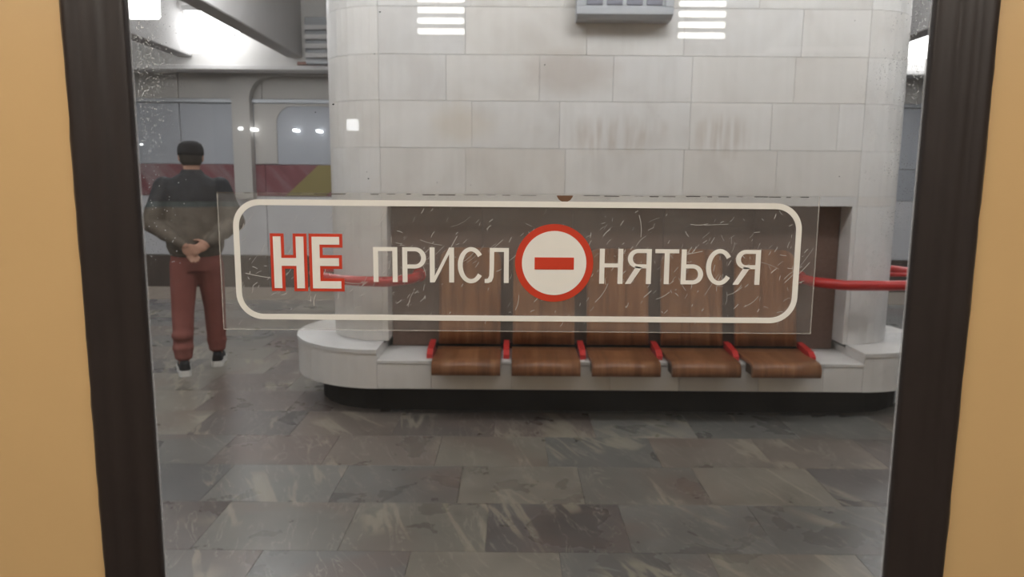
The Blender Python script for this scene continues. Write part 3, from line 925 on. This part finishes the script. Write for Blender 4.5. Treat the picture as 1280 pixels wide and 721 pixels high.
def l_i(u0, u1):
    m_ = MB(); rc(m_, u0, u0 + ST, T, Bm); rc(m_, u1 - ST, u1, T, Bm)
    poly(m_, [(u0 + ST, Bm), (u0 + ST, Bm - 8.5), (u1 - ST, T), (u1 - ST, T + 8.5)]); return m_
def l_s(u0, u1):
    m_ = MB(); ring(m_, (u0 + u1) / 2 + .8, (T + Bm) / 2, (u1 - u0) / 2 + .8, (Bm - T) / 2 + .8, math.radians(36), math.radians(324), ST, TB + .3, 34); return m_
def l_l(u0, u1):
    m_ = MB(); a = u0 + 6.4
    rc(m_, u1 - ST, u1, T, Bm); rc(m_, a + 5.4, u1 - ST, T, T + TB)
    pts_o = [(a, T), (a - .2, T + 26), (a - .6, Bm - 9), (a - 2.2, Bm - 5.6), (a - 4.4, Bm - 4.8), (a - 6.4, Bm - 4.8)]
    pts_i = [(a + 5.6, T), (a + 5.4, T + 26), (a + 4.8, Bm - 7), (a + 2.6, Bm - 1.6), (a - 1.6, Bm + .3), (a - 6.4, Bm + .2)]
    m_.strip([(sx(u), sz(v)) for u, v in pts_o], [(sx(u), sz(v)) for u, v in pts_i], YP0, YP1); return m_
def l_n(u0, u1):
    m_ = MB(); rc(m_, u0, u0 + ST, T, Bm); rc(m_, u1 - ST, u1, T, Bm); rc(m_, u0 + ST, u1 - ST, 329.6, 334.6); return m_
def l_ya(u0, u1):
    m_ = MB(); rc(m_, u1 - ST, u1, T, Bm); bowl(m_, u0 + 2, u1 - ST, T, T + 24.5, False)
    poly(m_, [(u0 - .8, Bm), (u0 + 6.2, Bm), (u0 + 20, T + 23.5), (u0 + 13, T + 21.5)]); return m_
def l_t(u0, u1):
    m_ = MB(); c = (u0 + u1) / 2; rc(m_, u0, u1, T, T + TB); rc(m_, c - ST / 2, c + ST / 2, T + TB, Bm); return m_
def l_soft(u0, u1):
    m_ = MB(); rc(m_, u0, u0 + ST, T, Bm); bowl(m_, u0 + ST, u1, Bm - 25.5, Bm); return m_
for fn, u0, u1 in ((l_p, 463, 493.6), (l_r, 500, 530), (l_i, 534.8, 565.6), (l_s, 570.4, 602.6), (l_l, 604.6, 635.2),
                   (l_n, 750.6, 780.2), (l_ya, 784.4, 816.4), (l_t, 821, 851.2), (l_soft, 854.4, 882.6), (l_s, 886, 918.6), (l_ya, 921.6, 954.8)):
    part('letter', fn(u0, u1), M['print_white'], sign)
# the roundel
def disc(r, n=64):
    return [(sx(692.8 + r * math.cos(2 * PI * k / n)), sz(329.8 - r * math.sin(2 * PI * k / n))) for k in range(n)]
rd = part('roundel', MB().prism(disc(49.6), YS - .0014, YS - .00115), M['print_red'], sign)
part('roundel_face', MB().prism(disc(40.9), YS - .0017, YS - .00145), M['print_white'], rd)
part('roundel_bar', rects([(668, 717.8, 322.4, 337.8)], 0, YS - .0020, YS - .00175), M['print_red'], rd)
# scratches in the plastic
scr = MB()
for _ in range(520):
    u, v = random.uniform(290, 1015), random.gauss(330, 45)
    if not 246 < v < 410:
        continue
    a = random.choice([random.uniform(0, PI), random.gauss(-.9, .25), random.gauss(2.2, .25)])
    Ls = random.uniform(1.5, 9) if random.random() < .88 else random.uniform(12, 34)
    wd = random.uniform(.12, .38)
    n_ = 3
    c = random.uniform(-.35, .35)
    p0 = []
    for q in range(n_ + 1):
        s_ = (q / n_ - .5) * Ls
        aa = a + c * q / n_
        p0.append((u + s_ * math.cos(aa), v + s_ * math.sin(aa)))
    dx, dz = -math.sin(a) * wd, math.cos(a) * wd
    scr.strip([(sx(p[0] + dx), sz(p[1] + dz)) for p in p0], [(sx(p[0] - dx), sz(p[1] - dz)) for p in p0], YS - .00112, YS - .00105)
tag(part('scratches', scr, M['scratch'], sign), 'fine pale scratches in the plastic', kind='stuff')

# ================================================================== THE MAN on the platform
def remesh(name, mb, mat, parent, voxel, smooth=6, fac=0.5):
    """fuse overlapping limbs into one continuous skin"""
    me = mesh(name + '_raw', mb, mat)
    o = bpy.data.objects.new(name + '_raw', me)
    COL.objects.link(o)
    rm = o.modifiers.new('r', 'REMESH'); rm.mode = 'VOXEL'; rm.voxel_size = voxel; rm.use_smooth_shade = True
    s_ = o.modifiers.new('s', 'SMOOTH'); s_.iterations = smooth; s_.factor = fac
    dg = bpy.context.evaluated_depsgraph_get()
    dg.update()
    nm = bpy.data.meshes.new_from_object(o.evaluated_get(dg))
    nm.name = name
    if not nm.materials:
        nm.materials.append(mat)
    nm.polygons.foreach_set('use_smooth', [True] * len(nm.polygons))
    bpy.data.objects.remove(o)
    return link(name, nm, parent)

man = thing('person', (-2.42, 5.64, 0), 'person in dark cap, dark jacket and dusty red trousers, hands clasped behind the back', 'person', rotz=math.radians(22))
LF, RF = (-0.125, -0.10), (0.115, 0.13)
# body: one skin - head, neck, trunk, arms, hands, legs
bd = MB()
bd.ell((0, 0.02, 1.635), (0.077, 0.096, 0.115))
bd.ell((0, 0.055, 1.585), (0.058, 0.062, 0.07))
bd.cap((0, 0.118, 1.645), (0, 0.132, 1.612), 0.010, 0.014)
bd.cap((-.03, .098, 1.662), (.03, .098, 1.662), 0.013, 0.013)
bd.cap((-.022, .105, 1.572), (.022, .105, 1.572), 0.010, 0.010)
for s in (-1, 1):
    bd.ell((s * 0.079, 0.005, 1.632), (0.012, 0.022, 0.034))
    bd.cap((s * .034, .092, 1.640), (s * .036, .094, 1.640), 0.012, 0.012)
bd.cap((0, 0.0, 1.58), (0, -0.012, 1.45), 0.056, 0.064)
bd.loft([(0, 0, 0.86, .15, .10), (0, 0, 0.95, .155, .105), (0, 0, 1.1, .145, .10), (0, 0, 1.3, .17, .115), (0, -.005, 1.42, .165, .10), (0, -.01, 1.48, .09, .07)])
shoulder = {s: (s * .185, -.005, 1.425) for s in (-1, 1)}
elbow = {s: (s * .285, -.075, 1.15) for s in (-1, 1)}
wrist = {-1: (-.075, -.185, .985), 1: (.085, -.195, .995)}
for s in (-1, 1):
    bd.cap(shoulder[s], elbow[s], .052, .042)
    bd.cap(elbow[s], wrist[s], .042, .028)
# right hand holding the left wrist; five fingers each
def hand(mb, base_, dirv, nrm_, side, curl):
    b, d, n_ = Vector(base_), Vector(dirv).normalized(), Vector(nrm_).normalized()
    s_ = d.cross(n_).normalized() * side
    mb.ell(b + d * .042, (0.040, 0.016, 0.048), rot=Matrix((s_, n_, d)).transposed().to_3x3())
    for q, (o_, ln) in enumerate(((-.030, .066), (-.010, .076), (.011, .071), (.030, .056))):
        p = b + d * .078 + s_ * o_
        dd = d
        for r0, r1, f_ in ((.0098, .0092, .42), (.0092, .0086, .33), (.0086, .0076, .25)):
            dd = (dd + n_ * curl).normalized()
            e = p + dd * ln * f_
            mb.cap(p, e, r0, r1, 10)
            p = e
    p = b + d * .020 - s_ * .034
    dd = (d * .62 - s_ * .7 + n_ * .25).normalized()
    e = p + dd * .034
    mb.cap(p, e, .0125, .0108, 10)
    dd = (dd + d * .5 + n_ * curl).normalized()
    mb.cap(e, e + dd * .030, .0108, .0088, 10)
hand(bd, wrist[1], (-0.80, -0.16, -0.36), (0.1, 0.9, -0.25), 1, 0.42)
hand(bd, wrist[-1], (0.55, 0.02, -0.80), (0.1, -1, -0.1), 1, 0.30)
hip = {s: (s * .085, 0, .88) for s in (-1, 1)}
foot = {-1: LF, 1: RF}
knee = {-1: (-.115, -.02, .475), 1: (.112, .10, .475)}
for s in (-1, 1):
    bd.cap(hip[s], knee[s], .078, .055)
    bd.cap(knee[s], (foot[s][0], foot[s][1], .09), .053, .038)
    bd.cap((foot[s][0], foot[s][1] - .02, .055), (foot[s][0] + s * .02, foot[s][1] + .13, .045), .032, .026)
remesh('body', bd, M['skin'], man, 0.0062, 4)
# jacket: loose, bloused at the hem, sleeves to the wrists
jk = MB()
jk.loft([(0, -.005, .885, .165, .118), (0, -.008, .905, .182, .130), (0, -.01, .96, .205, .148), (0, -.01, 1.06, .212, .155), (0, -.01, 1.2, .210, .152), (0, -.01, 1.33, .215, .148), (0, -.01, 1.42, .205, .125), (0, -.008, 1.475, .150, .095), (0, -.004, 1.515, .085, .078), (0, 0, 1.545, .070, .072)])
for s in (-1, 1):
    sh = (s * .195, -.008, 1.415)
    el = (s * .292, -.075, 1.15)
    jk.cap(sh, el, .078, .072)
    wr = Vector(el).lerp(Vector(wrist[s]), .90)
    jk.cap(el, wr, .070, .044)
    jk.ell((s * .265, -.06, 1.22), (.075, .08, .10))
    jk.ell(Vector(el).lerp(Vector(wrist[s]), .45), (.066, .06, .06))
    jk.ell(Vector(el).lerp(Vector(wrist[s]), .84), (.046, .046, .036))
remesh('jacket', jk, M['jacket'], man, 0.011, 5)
# trousers: relaxed, gathered above the shoes
tr = MB()
tr.loft([(0, 0, .78, .175, .118), (0, 0, .84, .185, .128), (0, 0, .92, .178, .125), (0, 0, .97, .165, .115)])
for s in (-1, 1):
    fx, fy = foot[s]
    tr.cap((s * .090, 0, .82), knee[s], .105, .083)
    tr.cap(knee[s], (fx, fy, .17), .083, .070)
    tr.ell((fx, fy, .30), (.080, .084, .05)); tr.ell((fx, fy + .004, .205), (.079, .082, .045)); tr.ell((fx, fy, .135), (.066, .070, .035))
remesh('trousers', tr, M['trousers'], man, 0.011, 4)
# shoes
for s in (-1, 1):
    fx, fy = foot[s]
    a = -s * 0.10
    rot = Matrix.Rotation(a, 4, 'Z')
    def sole_out(gr):
        pts = [(0.040, -.085), (.045, -.03), (.043, .05), (.054, .12), (.047, .175), (.022, .202), (-.018, .202), (-.042, .172), (-.047, .11), (-.040, .04), (-.042, -.03), (-.038, -.085), (-.020, -.103), (.022, -.103)]
        return [(p[0] * gr, p[1] * (1 + (gr - 1) * .4)) for p in pts]
    up = MB()
    lays = []
    for z_, gr, toe in ((.028, .96, 0), (.05, .95, 0), (.07, .86, .05), (.088, .78, .10), (.11, .66, .16)):
        lays.append([(p[0] * gr, min(p[1], .19 - toe), z_) for p in sole_out(1)])
    n_ = len(lays[0])
    vs = [v for L_ in lays for v in L_]
    fs = [(i * n_ + k, i * n_ + (k + 1) % n_, (i + 1) * n_ + (k + 1) % n_, (i + 1) * n_ + k) for i in range(len(lays) - 1) for k in range(n_)]
    fs += [tuple(range(n_)), tuple(range((len(lays) - 1) * n_, len(lays) * n_))]
    up.add(vs, fs)
    so = MB().prism(sole_out(1.05), 0.0, 0.046, 'z')
    for b_ in (up, so):
        b_.v = [tuple(rot @ Vector(v) + Vector((fx, fy, 0))) for v in b_.v]
    sh_ = link('shoe', mesh('shoe', up, M['shoe'], True), man)
    link('sole', mesh('sole', so, M['sole']), sh_)
# short hair below the cap, and the cap with its peak to the front
hr = MB().loft([(0, -.004, 1.575, .060, .068), (0, .0, 1.60, .078, .088), (0, .006, 1.64, .084, .096), (0, .012, 1.675, .085, .100)])
hr.v = [(v[0], min(v[1], .045), v[2]) for v in hr.v]
link('hair', mesh('hair', hr, M['hair'], True), man)
cp = MB().loft([(0, .016, 1.648, .092, .108), (0, .016, 1.68, .094, .110), (0, .016, 1.71, .090, .105), (0, .016, 1.735, .076, .090), (0, .016, 1.752, .050, .060), (0, .016, 1.758, .015, .02)])
cap_ = link('cap', mesh('cap', cp, M['cap'], True), man)
pk = arc(0, .09, .078, 0, PI, 10)
link('peak', mesh('peak', MB().prism([(p[0], .085 + (p[1] - .09) * 1.15) for p in pk], 1.652, 1.660, 'z'), M['cap']), cap_)
